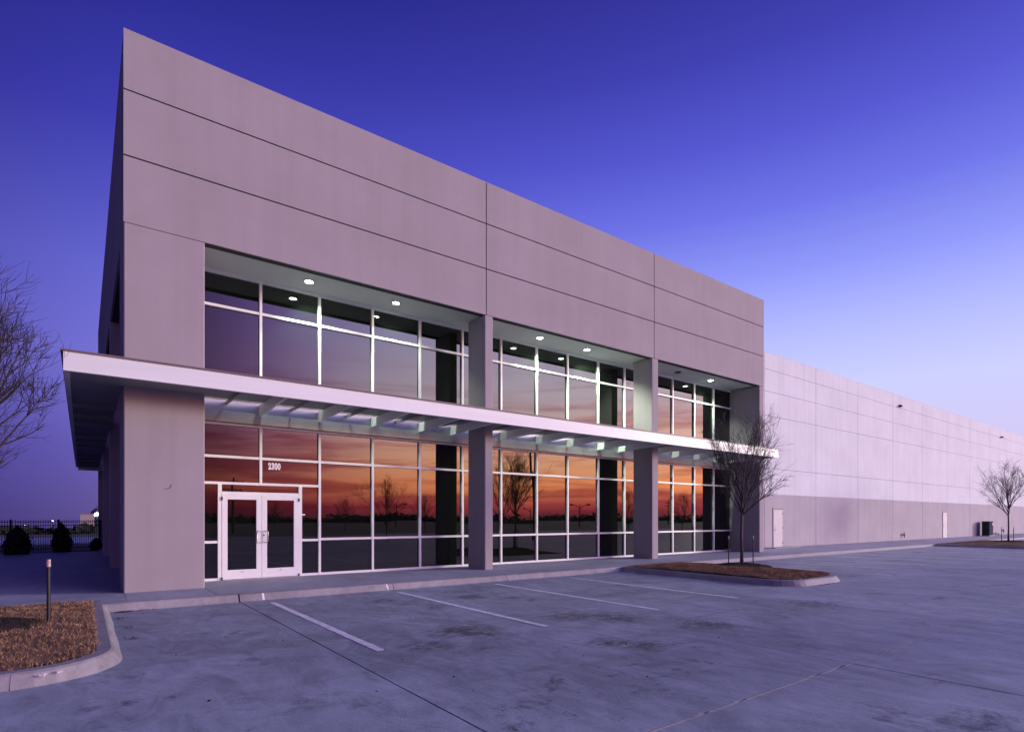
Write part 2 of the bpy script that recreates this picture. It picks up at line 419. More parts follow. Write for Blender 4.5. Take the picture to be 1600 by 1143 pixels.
def mound(cx, cy, r, h, name, label, zb=0.0, base=0.0):
    b = MB(); rnd = random.Random(int(cx * 7)); n = 40; m = 12
    b.v.append((cx, cy, base + h))
    for i in range(1, m + 1):
        t = i / m
        for j in range(n):
            a = 2 * pi * j / n; rr = r * t * (1 + .08 * sin(3 * a + cx) + .05 * sin(7 * a))
            b.v.append((cx + rr * cos(a), cy + rr * sin(a), base + h * (1 - t * t) + rnd.uniform(-.008, .014) - (.02 if i == m else 0)))
    for j in range(n): b.f.append((0, 1 + j, 1 + (j + 1) % n))
    for i in range(m - 1):
        for j in range(n):
            a = 1 + i * n + j; c = 1 + i * n + (j + 1) % n; b.f.append((a, a + n, c + n, c))
    for _ in range(2600):     # bark chips
        a = rnd.uniform(0, 2 * pi); t = rnd.random() ** .5; x = cx + r * t * cos(a); y = cy + r * t * sin(a); z = base + h * (1 - t * t) + .008
        e = [Vector((rnd.uniform(-1, 1), rnd.uniform(-1, 1), rnd.uniform(-.6, .6))) * .022 for _ in range(3)]
        k = len(b.v); b.v += [(x + q.x, y + q.y, z + q.z) for q in e]; b.f.append((k, k + 1, k + 2))
    return tag(b.obj(name, M_mulch), kind='stuff')

isl = thing('island_kerb', kind='structure')
X0, X1, YF = 13.6, 17.2, -7.62
pathA = [(X0, KY + .02)] + arc(X0 + .9, YF + .9, .9, 180, 270) + arc(X1 - 1.3, YF + 1.3, 1.3, 270, 360) + [(X1, KY + .02)]
kerb_run(pathA, isl, piece=2.6)
def in_round(x0, x1, yf, r0, r1, back):
    def f(x, y):
        if x < x0 or x > x1 or y < yf or y > back: return False
        for cx, r, s_ in ((x0 + r0, r0, -1), (x1 - r1, r1, 1)):
            if (x - cx) * s_ > 0 and y < yf + r and math.hypot(x - cx, y - yf - r) > r: return False
        return True
    return f
inA = in_round(X0 + .24, X1 - .24, YF + .24, .7, 1.1, KY + .02)
domeA = lambda x, y: .008 + .10 * max(0, 1 - ((x - 15.3) / 1.8) ** 2) * max(0, 1 - ((y + 4.7) / 2.9) ** 2)
turf('dry_grass', inA, X0 + .2, X1 - .2, YF + .2, KY + .02, domeA, .07, 34000, [14.3, 16.2])
TA = (16.4, -4.5)
mound(*TA, .88, .10, 'mulch_ring', None, base=.07)

isl2 = thing('island_kerb', kind='structure')
X2, X3 = 42.9, 53.0
kerb_run([(X2, KY + .02)] + arc(X2 + .9, YF + .9, .9, 180, 270) + arc(X3 - 1.3, YF + 1.3, 1.3, 270, 360) + [(X3, KY + .02)], isl2, piece=3)
inB = in_round(X2 + .24, X3 - .24, YF + .24, .7, 1.1, KY + .02)
domeB = lambda x, y: .008 + .08 * max(0, 1 - ((x - 48) / 5) ** 2) * max(0, 1 - ((y + 4.7) / 2.9) ** 2)
turf('dry_grass', inB, X2 + .2, X3 - .2, YF + .2, KY + .02, domeB, .16, 12000, [], h=.05)
TB = (48.6, -4.2)
mound(*TB, .9, .10, 'mulch_ring', None, base=.06)

isl3 = thing('island_kerb', kind='structure')
XL = -.30; YL = -7.16
pathL = [(-14, YL), (XL - 1.0, YL)] + arc(XL - 1.0, YL + 1.0, 1.0, 270, 360) + [(XL, KY + .02), (XL, -1.0)]
kerb_run(pathL, isl3, piece=2.5)
def inL(x, y):
    if x > XL - .24 or y < YL + .24 or y > -1.04: return False
    r = .76; cx = XL - 1.0; cy = YL + 1.0
    if x > cx and y < cy and math.hypot(x - cx, y - cy) > r: return False
    return True
domeL = lambda x, y: .01 + .05 * max(0, 1 - ((x + 3) / 2.6) ** 2) * max(0, 1 - ((y + 4) / 3) ** 2)
turf('dry_grass', inL, -9, XL - .2, YL + .2, -1.02, domeL, .07, 60000, [-1.02, -2.4, -3.6])
TL = (-1.98, -3.75)
mound(*TL, .86, .09, 'mulch_ring', None, base=.03)

# leaf litter against the kerbs
lit = MB(); rl = random.Random(5)
def leafpile(cx, cy, sx, sy, n, z=-.148):
    for _ in range(n):
        x = rl.gauss(cx, sx); y = rl.gauss(cy, sy); a = rl.uniform(0, 6.3); s_ = rl.uniform(.008, .022)
        k = len(lit.v)
        for q in range(4):
            lit.v.append((x + s_ * cos(a + q * pi / 2) * (1 if q % 2 else .6), y + s_ * sin(a + q * pi / 2) * (1 if q % 2 else .6), z + rl.uniform(.002, .02)))
        lit.f.append((k, k + 1, k + 2, k + 3))
leafpile(-.08, -1.93, .09, .03, 160); leafpile(.25, -1.9, .12, .02, 30); leafpile(-.16, -2.75, .05, .05, 26); leafpile(-.15, -3.9, .05, .05, 14)
leafpile(-.12, -4.9, .05, .06, 26); leafpile(15.2, -7.72, .25, .03, 80); leafpile(17.3, -6.9, .3, .1, 30)
for _ in range(120): leafpile(rl.uniform(0, 14), rl.uniform(-11, -2), .01, .01, 1)
tag(lit.obj('leaf_litter', M_mulch), kind='stuff')
pap = MB()
for x, y, s_ in ((13.62, -2.35, .05), (13.75, -2.75, .07), (13.85, -2.8, .04), (-1.05, -7.1, .05), (-.9, -7.05, .04)):
    z = -.147 if x > 0 else -.06
    for _ in range(3):
        e = [(x + rl.uniform(-s_, s_), y + rl.uniform(-s_, s_), z + rl.uniform(0, .03)) for _ in range(4)]
        k = len(pap.v); pap.v += e; pap.f += [(k, k + 1, k + 2), (k, k + 2, k + 3)]
tag(pap.obj('paper_scraps', M_digit), kind='stuff')

# ------------------------------------------------------------------ office block
office = thing('office_block', 'tall taupe concrete office front with glass bays and long white canopy', 'building')
WX = 25.71; WY = 25.0; TOP = 12.17; SOF = 8.0; G = 1.58; PT = .24
zr = [8.0, 9.45, 10.87, 12.17]
xr = [0, 9.455, 17.56, WX]
yr = [0, 8.1, 16.0, WY]
j = .017
def panel(parent, x0, x1, y0, y1, z0, z1): return MB().box(x0, x1, y0, y1, z0, z1).obj('wall_panel', M_wall, parent)
for k in range(3):
    z0 = zr[k] + (j if k else .006); z1 = zr[k + 1] - (j if k < 2 else 0)
    for i in range(3):
        # front, side-west, side-east, back
        panel(office, xr[i] + (j if i else 0), xr[i + 1] - (j if i < 2 else 0), 0, .05, z0, z1)
        panel(office, 0, .05, yr[i] + (j if i else .052), yr[i + 1] - (j if i < 2 else 0), z0, z1)
        panel(office, WX - .05, WX, yr[i] + (j if i else .052), yr[i + 1] - (j if i < 2 else 0), z0, z1)
core = MB()
core.box(.052, WX - .052, .052, PT, SOF - .0, TOP - .02)
core.box(.052, PT, PT + .002, WY, SOF, TOP - .02)
core.box(WX - PT, WX - .052, PT + .002, WY, SOF, TOP - .02)
core.obj('panel_backing', M_wallback, office)
bx('parapet_cap', M_wall, office, .003, WX - .003, .003, PT + .04, TOP - .018, TOP + .012)
bx('parapet_cap', M_wall, office, .003, PT + .04, PT + .045, WY, TOP - .018, TOP + .012)
bx('roof', M_wallback, office, PT, WX - PT, PT, WY, 11.2, 11.4)
bx('rear_wall', M_wall, office, 0, WX, WY + .002, WY + .25, 0, TOP)
bx('east_wall', M_wall, office, WX - .4, WX, 2.0, WY, 0, SOF - .003)
bx('soffit', M_soffit, office, PT + .002, WX - .05, PT + .002, G + .3, SOF + .03, SOF + .06)
bx('soffit', M_soffit, office, PT + .002, G + .3, G + .302, WY, SOF + .03, SOF + .06)
# piers and columns
def col(name, x0, x1, y0, y1, z1=SOF - .008): return MB().cbox(x0, x1, y0, y1, 0, z1).obj(name, M_wall, office)
col('corner_pier', 0, 1.56, 0, 1.6)
col('column', 9.40, 9.71, 0, .98)
col('column', 17.43, 17.81, 0, .98)
col('end_pier', 25.32, WX, 0, 1.98)
for y in (7.8, 15.8): MB().cbox(0, .98, y, y + .36, 0, SOF - .008).obj('column', M_wall, office)
MB().cbox(0, 1.6, WY - .4, WY - .002, 0, SOF - .008).obj('end_pier', M_wall, office)
MB().tube([(.80 + .09 * cos(R(a)), -.004, 2.36 + .09 * sin(R(a))) for a in range(250, 380, 12)], .006, 5).obj('scuff_mark', M_cap, office)
# curtain wall -------------------------------------------------
MW = .066; YF_ = G - .075           # mullion face
def storefront(bay_x0, bay_x1, verts, door=False):
    rows_lo = [0.06, 1.02, 3.22, 4.06]
    fr = MB()   # perimeter members of the frame
    fr.box(bay_x0, bay_x1, YF_ + .004, G + .06, 4.04, 4.10); fr.box(bay_x0, bay_x1, YF_ + .004, G + .06, 4.72, 4.80)
    fr.box(bay_x0, bay_x1, YF_ + .004, G + .06, 7.94, 8.03)
    f = fr.obj('window_frame', M_alu, office)
    bx('head_trim', M_cap, f, bay_x0, bay_x1, YF_ - .03, YF_ + .003, 4.095, 4.125)
    def vert(x, z0, z1, w=MW): return bx('mullion', M_alu, f, x - w / 2, x + w / 2, YF_, G + .05, z0, z1)
    def horz(x0, x1, z, w=MW): return bx('transom', M_alu, f, x0, x1, YF_ + .006, G + .05, z - w / 2, z + w / 2)
    def pane(x0, x1, z0, z1):
        o = MB().box(x0, x1, G, G + .02, z0, z1).obj('pane', M_glass, f)
        cx, cz = (x0 + x1) / 2, (z0 + z1) / 2
        ax = random.uniform(-.002, .002); az = random.uniform(-.002, .002)
        o.matrix_local = Matrix.Translation((cx, G, cz)) @ Matrix.Rotation(ax, 4, 'X') @ Matrix.Rotation(az, 4, 'Z') @ Matrix.Translation((-cx, -G, -cz))
        return o
    vs = [bay_x0] + verts + [bay_x1]
    for x in verts:
        lo = 0.0
        if door and x < 4.0: lo = 2.55
        vert(x, lo, 4.04); vert(x, 4.80, 7.94)
    for a, b in zip(vs, vs[1:]):
        horz(a, b, 7.115)
        pane(a, b, 4.80, 7.09); pane(a, b, 7.14, 7.96)
        horz(a, b, 3.22); pane(a, b, 3.25, 4.05)
        bx('spandrel_panel', M_span, f, a + .004, b - .004, G - .01, G + .03, 4.10, 4.72)
        if door and b < 4.8:
            horz(a, b, 2.53)
            pane(a, b, 2.56, 3.19)
        else:
            horz(a, b, 1.02); horz(a, b, .033)
            pane(a, b, 1.05, 3.19); pane(a, b, .06, .99)
    return f
fA = storefront(1.5, 9.98, [3.14, 4.725, 6.33, 7.93, 9.53], door=True)
fB = storefront(9.98, 18.0, [11.13, 12.76, 14.3, 15.97, 17.52])
fC = storefront(18.0, 25.33, [19.1, 20.72, 22.33, 23.88])
# doorway in the first bay
dx0, dx1 = 2.20, 4.12
for x in (dx0 - .06, dx1 + .06): bx('mullion', M_alu, fA, x - .045, x + .045, YF_ - .004, G + .05, 0, 2.497)
bx('transom', M_alu, fA, dx0 - .01, dx1 + .01, YF_ - .002, G + .05, 2.24, 2.31)
MB().box(dx0 - .02, dx1 + .02, G, G + .02, 2.30, 2.50).obj('pane', M_glass, fA)
for a, b in ((1.5, dx0 - .10), (dx1 + .10, 4.725)):
    for z in (1.0, .033): bx('transom', M_alu, fA, a, b, YF_ + .006, G + .05, z - MW / 2, z + MW / 2)
    MB().box(a, b, G, G + .02, .06, .97).obj('pane', M_glass, fA)
    MB().box(a, b, G, G + .02, 1.03, 2.50).obj('pane', M_glass, fA)
bx('threshold', M_steel, fA, dx0 - .01, dx1 + .01, YF_ - .05, G + .05, .0015, .018)
mid = (dx0 + dx1) / 2
for a, b, s_ in ((dx0 - .012, mid - .004, 1), (mid + .004, dx1 + .012, -1)):
    d = MB(); y0, y1 = YF_ - .014, G - .012; z0, z1 = .022, 2.238
    st = .13
    d.box(a, a + st, y0, y1, z0, z1); d.box(b - st, b, y0, y1, z0, z1)
    d.box(a + st, b - st, y0 + .001, y1, z0, z0 + .24); d.box(a + st, b - st, y0 + .001, y1, z1 - .13, z1)
    dr = d.obj('door', M_alu, office)
    MB().box(a + st, b - st, G - .03, G - .02, z0 + .24, z1 - .13).obj('pane', M_glass, dr)
    hx = (b - .055) if s_ == 1 else (a + .055); o = -s_ * .13
    h = MB().tube([(hx, y0 + .002, .97), (hx + 0, y0 - .06, .97), (hx + o * .55, y0 - .075, .97), (hx + o * .62, y0 - .078, 1.0), (hx + o * .62, y0 - .078, 1.24), (hx + o * .55, y0 - .075, 1.27), (hx, y0 - .06, 1.27), (hx, y0 + .002, 1.27)], .013, 8)
    h.obj('handle', M_steel, dr, smooth=True)
    if s_ == -1: MB().tube([(hx - .01, y0 + .002, 1.16), (hx - .01, y0 - .012, 1.16)], .02, 12).obj('lock', M_black, dr)
    bx('hinge', M_black, dr, (a - .018) if s_ == 1 else (b - .014), (a + .014) if s_ == 1 else (b + .018), y0 - .02, y0 - .002, 2.08, 2.17)
    bx('hinge', M_black, dr, (a - .018) if s_ == 1 else (b - .014), (a + .014) if s_ == 1 else (b + .018), y0 - .02, y0 - .002, .0, .08)
    bx('door_stop', M_cap, dr, (a + b) / 2 - .03, (a + b) / 2 + .03, y0 - .01, y0 - .001, .20, .212)
bx('card_reader', M_digit, fA, dx1 + .11, dx1 + .20, G - .03, G - .003, 1.70, 1.735)
# street number
cu = bpy.data.curves.new('n', 'FONT'); cu.body = '2300'; cu.size = .235; cu.offset = .014; cu.extrude = .001; cu.space_character = 1.12
tmp = bpy.data.objects.new('n', cu); C.objects.link(tmp)
dg = bpy.context.evaluated_depsgraph_get(); dg.update()
me = bpy.data.meshes.new_from_object(tmp.evaluated_get(dg)); bpy.data.objects.remove(tmp)
for v in me.vertices: v.co.x *= .62
me.materials.clear(); me.materials.append(M_digit)
num = put('street_number', me, fA, (3.345, G - .008, 2.955)); num.rotation_euler = (R(90), 0, 0)
# west side glazing
fw = MB()
for z in (0.03, 1.02, 3.22, 4.07, 4.76, 7.115, 7.97): fw.box(G - .075, G + .05, 1.6, WY - .4, z - .033, z + .033)
f2 = fw.obj('window_frame', M_alu, office)
y = 1.6
while y < WY - 1:
    y2 = y + 1.64
    bx('mullion', M_alu, f2, G - .079, G + .05, y2 - .033, y2 + .033, 0, 7.94)
    for z0, z1 in ((.06, .99), (1.05, 3.19), (3.25, 4.04), (4.8, 7.08), (7.14, 7.94)):
        MB().box(G, G + .02, y, y2, z0, z1).obj('pane', M_glass, f2)
    bx('spandrel_panel', M_span, f2, G - .01, G + .03, y + .004, y2 - .004, 4.10, 4.72)
    y = y2
# canopy -------------------------------------------------------
E_ = 1.05; ZB, ZT = 4.43, 4.80; CX1 = 25.1; CY1 = 24.6
deck = MB()
deck.box(-.93, 1.56, -E_ + .10, -.004, 4.47, 4.62)                  # solid soffit round the pier
deck.box(-.93, -.004, -.003, CY1, 4.47, 4.62)
deck.box(1.562, CX1 - .1, -E_ + .10, -.004, 4.655, 4.70)
for a, b in ((1.562, 9.398), (9.712, 17.428), (17.812, 25.318)): deck.box(a, b, -.003, 1.16, 4.656, 4.701)
cn = deck.obj('canopy', M_deck, office)
for a, b in ((-1.0, 6.2), (6.2, 13.0), (13.0, 19.4), (19.4, CX1)):
    bx('fascia', M_fascia, cn, a + (.0 if a < 0 else .002), b, -E_, -E_ + .09, ZB, ZT)
bx('end_fascia', M_fascia, cn, CX1 - .09, CX1, -E_ + .092, -.005, ZB + .002, ZT - .002)
bx('fascia', M_fascia, cn, -1.0, -.91, -E_ + .092, CY1, ZB, ZT)
bx('end_fascia', M_fascia, cn, -.908, 0.9, CY1 - .09, CY1, ZB - .16, ZT - .02)
bx('flashing', M_cap, cn, -1.045, CX1 + .02, -E_ - .035, -E_ + .11, ZT + .002, ZT + .035)
bx('flashing', M_cap, cn, -1.045, -.88, -E_ + .112, CY1 + .03, ZT + .002, ZT + .035)
bx('roof_sheet', M_deck, cn, -.88, CX1 - .02, -E_ + .112, -.004, ZT - .03, ZT + .01)
bx('roof_sheet', M_deck, cn, -.88, -.004, -.003, CY1, ZT - .03, ZT + .01)
jw = .035
for x in (3.14, 4.725, 6.33, 7.93, 9.10, 11.13, 12.76, 14.3, 15.97, 17.20, 19.1, 20.72, 22.33, 23.88, 25.1):
    jb = MB().box(x - jw, x + jw, -E_ + .092, G - .014, 4.37, 4.652)
    jb.v = [(a, b_, 4.445 if (b_ < 0 and c < 4.5) else c) for a, b_, c in jb.v]; jb.obj('joist', M_fascia, cn)
for x in (2.3, 3.93, 5.53, 7.13, 8.6, 10.4, 11.95, 13.53, 15.13, 16.75, 18.4, 19.9, 21.5, 23.1, 24.6):
    bx('purlin', M_deck, cn, x - .02, x + .02, -E_ + .092, G - .014, 4.575, 4.652)
for y in (2.9, 4.6, 6.3, 9.8, 11.6, 13.4, 17.6, 19.6, 21.8): bx('joist', M_deck, cn, -.905, -.002, y - .04, y + .04, 4.36, 4.468)
# recessed downlights
def downlight(x, y, on, power=0, half=False, tx=-.22):
    n = 20; r0, r1 = .115, .155; z = SOF + .028; b = MB()
    for r, zz in ((r1, z), (r1, z - .014), (r0, z - .016), (r0 - .01, z + .0)):
        for k in range(n): b.v.append((x + r * cos(2 * pi * k / n), y + r * sin(2 * pi * k / n), zz))
    for q in range(3):
        for k in range(n): b.f.append((q * n + k, q * n + (k + 1) % n, (q + 1) * n + (k + 1) % n, (q + 1) * n + k))
    t = b.obj('downlight', M_soffit if on else M_lampoff, office)
    d = MB(); rr = r0 - .012
    for k in range(n): d.v.append((x + rr * cos(2 * pi * k / n), y + rr * sin(2 * pi * k / n), z - .012))
    d.f.append(tuple(range(n - 1, -1, -1)))
    d.obj('lens', M_lamp if on else M_lampoff, t)
    if half: bx('louvre', M_lampoff, t, x - .12, x + .02, y - .02, y + .02, z - .05, z - .014)
    if on:
        l = bpy.data.lights.new('downlight_lamp', 'SPOT'); l.energy = power; l.spot_size = R(104); l.spot_blend = .7; l.shadow_soft_size = .03; l.color = (.86, 1.0, .80)
        lo = bpy.data.objects.new('downlight_lamp', l); C.objects.link(lo); lo.location = (x, y, z - .06); lo.parent = office; lo.rotation_euler = Vector((tx, -.30, 1)).to_track_quat('Z', 'Y').to_euler()
downlight(4.21, .84, True, 620); downlight(6.76, .86, True, 280, True)
downlight(12.30, .80, True, 620); downlight(14.66, .84, True, 1100, tx=-.5)
downlight(20.2, .86, False); downlight(22.66, .88, True, 420)

# ------------------------------------------------------------------ warehouse wing
ware = thing('warehouse_wing', 'long low warehouse wall, pale above and taupe below, right of the tall front', 'building')
QY = 1.9; HT = 10.72
vx = [WX - 1.2] + [29.15 + 5.83 * i for i in range(0, 20)]
zj = [0, 2.96, 4.38, 7.28, 8.62, 9.82, HT]
for a, b in zip(vx, vx[1:]):
    for k in range(6):
        m_ = M_taupe if k == 0 else M_white
        g = .017; h_ = .009
        bx('wall_panel', m_, ware, a + g, b - g, QY, QY + .08, zj[k] + (h_ if k > 1 else .0), zj[k + 1] - (h_ if 0 < k < 5 else 0))
bx('panel_backing', M_wallback, ware, vx[0], vx[-1], QY + .085, QY + .25, 0, HT - .02)
bx('parapet_cap', M_white, ware, vx[0], vx[-1], QY - .004, QY + .26, HT + .001, HT + .03)
bx('roof', M_wallback, ware, WX, vx[-1], QY + .252, 60, 10.0, 10.2)
bx('side_wall', M_white, ware, vx[-1] + .002, vx[-1] + .2, QY, 60, 0, HT)
for a in (30.02, 57.0):
    fr = MB(); fr.box(a - .05, a, QY - .02, QY + .03, 0, 2.16); fr.box(a + .98, a + 1.03, QY - .02, QY + .03, 0, 2.16); fr.box(a, a + .98, QY - .02, QY + .03, 2.11, 2.16)
    dd = bx('door', M_doorp, ware, a + .008, a + .972, QY - .035, QY - .004, .01, 2.10)
    fo = fr.obj('door_frame', M_doorf, dd)
    bx('drip_cap', M_cap, dd, a - .06, a + 1.04, QY - .06, QY - .001, 2.165, 2.19)
    hb = MB().tube([(a + .14, QY - .035, 1.0), (a + .14, QY - .09, 1.0), (a + .26, QY - .095, .99)], .016, 7); hb.tube([(a + .14, QY - .036, 1.14), (a + .14, QY - .055, 1.14)], .035, 10)
    hb.obj('handle', M_steel, dd, smooth=True)
    for z in (.25, 1.1, 1.9): bx('hinge', M_cap, dd, a + .965, a + .99, QY - .05, QY - .036, z - .06, z + .06)
bx('stoop', M_walk, ware, 29.2, 32.0, QY - .6, QY - .003, .001, .03)
for x, z in ((47.9, 9.93), (74.0, 9.85)):
    w = MB(); w.box(x - .16, x + .16, QY - .24, QY - .002, z - .02, z + .14)
    w.v = [(a, b_, c - (.10 if b_ < QY - .2 and c > z else 0)) for a, b_, c in w.v]
    wl = w.obj('wall_lamp', M_black, ware); bx('lens', M_lampoff, wl, x - .12, x + .12, QY - .21, QY - .05, z - .035, z - .021)
for x in (48.4, 74.3):
    h = MB(); h.tube([(x, QY - .003, .42), (x, QY - .16, .42)], .05, 10); h.tube([(x, QY - .15, .42), (x, QY - .19, .42)], .09, 12); h.tube([(x + .02, QY - .12, .42), (x + .02, QY - .12, .2)], .035, 8)
    h.tube([(x, QY - .12, .5), (x, QY - .12, .58)], .03, 8)
    h.obj('hose_connection', M_black, ware, smooth=False)
h = MB(); h.tube([(71.6, QY - .15, .0), (71.6, QY - .15, .18), (72.4, QY - .15, .18), (72.4, QY - .15, .0)], .05, 8); h.obj('pipe', M_black, ware)
cab = thing('utility_cabinet', 'dark green metal utility cabinet standing against the warehouse wall', 'cabinet', (67.03, 1.33, 0))
MB().cbox(-.63, .63, -.27, .27, .06, 1.33, .03).obj('body', M_green, cab)
bx('door', M_green, cab, -.58, -.01, -.295, -.272, .15, 1.26); bx('door', M_green, cab, .01, .58, -.295, -.272, .15, 1.26)
bx('plinth', M_walk, cab, -.7, .7, -.34, .34, .001, .06)
bx('label', M_digit, cab, .36, .54, -.300, -.296, 1.0, 1.2)
bx('lid', M_green, cab, -.66, .66, -.30, .30, 1.332, 1.37)

# ------------------------------------------------------------------ trees
def make_tree(seed, H=5.3, fork=1.6, spread=1.45, n1=8, n2=6, n3=6, n4=4, r0=.05, side_n=4):
    rnd = random.Random(seed); tr = MB(); br = MB()
    def path(p, d, L_, n, up, wob):
        pts = [Vector(p)]; d = Vector(d).normalized()
        for i in range(n):
            d = (d + Vector((rnd.gauss(0, wob), rnd.gauss(0, wob), rnd.gauss(0, wob) + up))).normalized()
            pts.append(pts[-1] + d * (L_ / n))
        return pts, d
    def at(pts, t):
        k = t * (len(pts) - 1); i = min(int(k), len(pts) - 2); f = k - i
        return pts[i].lerp(pts[i + 1], f), (pts[i + 1] - pts[i]).normalized()
    def side(d, ang):
        u = d.cross(Vector((rnd.gauss(0, 1), rnd.gauss(0, 1), rnd.gauss(0, 1)))).normalized()
        return (d * cos(ang) + u * sin(ang)).normalized()
    tp = [(0, 0, -.05), (.008, 0, fork * .25), (-.012, .01, fork * .55), (.012, 0, fork), (.03, .01, fork * 1.35), (0, 0, H * .62)]
    tr.tube(tp, [r0 * 1.35, r0, r0 * .9, r0 * .85, r0 * .55, r0 * .25], 8)
    trunk_axis = [Vector(q) for q in tp[2:]]
    for i in range(n1 + 3):
        if i < n1:
            az = 2 * pi * i / n1 + rnd.uniform(-.35, .35); tilt = rnd.uniform(.18, .62) if i % 3 else rnd.uniform(.5, .85)
            z0 = fork * rnd.uniform(.88, 1.35); L1 = (H - z0) / cos(min(tilt, .55)) * rnd.uniform(.72, .98)
        else:
            az = rnd.uniform(0, 6.28); tilt = rnd.uniform(.05, .2); z0 = H * rnd.uniform(.35, .5); L1 = (H - z0) * rnd.uniform(.85, 1.0)
        L1 = min(L1, spread / max(sin(tilt), .1) * 1.15)
        p0 = Vector((.01, 0, z0)); d0 = (cos(az) * sin(tilt), sin(az) * sin(tilt), cos(tilt))
        P1, _ = path(p0, d0, L1, 8, .05, .06); ra = r0 * rnd.uniform(.38, .55)
        br.tube(P1, [ra * (1 - .85 * k / 8) for k in range(9)], 5, False)
        for _ in range(n2):
            t = rnd.uniform(.15, .92); p, d = at(P1, t); L2 = L1 * rnd.uniform(.28, .5) * (1.15 - t * .7)
            P2, _ = path(p, side(d, rnd.uniform(.35, .75)), L2, 6, .07, .09); rb = ra * (1 - .8 * t) * .6 + .0022
            br.tube(P2, [rb * (1 - .7 * k / 6) for k in range(7)], 4, False)
            for _ in range(n3):
                t3 = rnd.uniform(.15, 1); p, d = at(P2, t3); L3 = L2 * rnd.uniform(.3, .65)
                P3, _ = path(p, side(d, rnd.uniform(.3, .8)), L3, 4, .07, .11)
                br.tube(P3, [.0048, .004, .0035, .003, .0022], 3, False)
                for _ in range(n4):
                    p, d = at(P3, rnd.uniform(.2, 1)); P4, _ = path(p, side(d, rnd.uniform(.3, .9)), L3 * rnd.uniform(.35, .8), 2, .06, .12)
                    br.tube(P4, [.003, .0025, .0015], 3, False)
    return tr.mesh('trunk', M_bark, True), br.mesh('branches', M_twig)
TG = 'young bare trees in the planting islands'
def tree(meshes, loc, label, rz=0, sc=1, group=TG):
    t = thing('bare_tree', label, 'tree', loc, group); t.rotation_euler.z = rz; t.scale = (sc, sc, sc)
    put('trunk', meshes[0], t); put('branches', meshes[1], t); return t
t1 = make_tree(11, H=5.0, n1=11, n2=8, n3=6, n4=4, spread=1.12)
tree(t1, (TA[0], TA[1], .12), 'bare young tree on the brown grass island in front of the building end')
t2 = make_tree(23, H=5.25, fork=1.7, n1=10, n2=7, n3=6, n4=3)
tree(t2, (TB[0], TB[1], .1), 'small bare tree at the far right in front of the warehouse wall', 1.0)
t3 = make_tree(5, H=5.0, fork=1.5, spread=1.05, n1=15, n2=9, n3=7, n4=4, r0=.07)
tree(t3, (TL[0] - .12, TL[1], .06), 'large bare tree cut by the left edge of the view, its trunk out of frame', 3.9)
def stake(x, y, z, label, h=.97, r=.022):
    s = thing('tree_stake', label, 'stake', (x, y, z), 'stakes beside the young trees')
    MB().tube([(0, 0, -.1), (0, 0, h - .11)], r, 8).obj('post', M_black, s); MB().tube([(0, 0, h - .11), (0, 0, h)], r + .003, 8).obj('painted_tip', M_tip, s)
stake(TA[0] - .30, TA[1] + .28, .08, 'black stake left of the island tree trunk', r=.018); stake(TA[0] + .30, TA[1] - .22, .08, 'black stake right of the island tree trunk', r=.018)
stake(-1.12, -3.68, .0, 'black stake with pale tip at the edge of the near left mulch', .98, .024)
stake(TB[0] - .28, TB[1] + .3, .08, 'left stake beside the far right tree', r=.02); stake(TB[0] + .28, TB[1] - .2, .08, 'right stake beside the far right tree', r=.02)

# ------------------------------------------------------------------ west side: fence, shrubs, far lights
fen = thing('iron_fence', 'black iron picket fence crossing the left background', 'fence')
A = Vector((-9.5, 17.2)); B = Vector((4.5, 27.6)); D = (B - A); LF = D.length; D.normalize()
fz = -.1; FH = 1.58
npk = int(LF / .115); pk = MB().box(-.009, .009, -.009, .009, .06, FH + .02)
k = len(pk.v); pk.v += [(-.014, -.014, FH + .02), (.014, -.014, FH + .02), (.014, .014, FH + .02), (-.014, .014, FH + .02), (0, 0, FH + .09)]
pk.f += [(k, k + 1, k + 4), (k + 1, k + 2, k + 4), (k + 2, k + 3, k + 4), (k + 3, k, k + 4)]
pkm = pk.mesh('picket', M_black)
for i in range(npk):
    q = A + D * (i * .115); o = put('picket', pkm, fen, (q.x, q.y, fz)); o.rotation_euler.z = math.atan2(D.y, D.x)
pom = MB().box(-.032, .032, -.032, .032, -.1, FH + .06).box(-.042, .042, -.042, .042, FH + .06, FH + .085).mesh('post', M_black)
for i in range(int(LF / 2.2) + 1):
    q = A + D * (i * 2.2 + .9); o = put('post', pom, fen, (q.x, q.y, fz)); o.rotation_euler.z = math.atan2(D.y, D.x)
for z in (.18, FH - .22, FH - .03):
    r = MB().box(0, LF, -.016, .016, z - .018, z + .018).obj('rail', M_black, fen, (A.x, A.y, fz)); r.rotation_euler.z = math.atan2(D.y, D.x)
def shrub(x, y, w, h, label, seed):
    rnd = random.Random(seed); b = MB(); n = 9000
    for _ in range(n):
        t = rnd.random(); a = rnd.uniform(0, 6.283); rr = w * (math.sin(pi * min(1, (t * .80 + .22))) ** .7) * rnd.random() ** .33
        rr *= 1 + .16 * sin(3 * a + seed) + .22 * sin(17 * t + 5 * a) * sin(7 * a) + (.35 if rnd.random() < .06 else 0)
        p = Vector((rr * cos(a), rr * sin(a), h * t * rnd.uniform(.95, 1.06)))
        s_ = .035; e = [p + Vector((rnd.gauss(0, s_), rnd.gauss(0, s_), rnd.gauss(0, s_) + .01)) for _ in range(3)]
        k = len(b.v); b.v += [tuple(q) for q in e]; b.f.append((k, k + 1, k + 2))
    s = thing('evergreen_shrub', label, 'shrub', (x, y, -.1), 'dark shrubs by the fence'); b.obj('foliage', M_shrub, s)
    MB().tube([(0, 0, -.1), (0, 0, h * .6)], .04, 6).obj('stem', M_bark, s)
shrub(-3.05, 18.9, .44, 1.3, 'rounder dark evergreen shrub at the far left before the fence', 3)
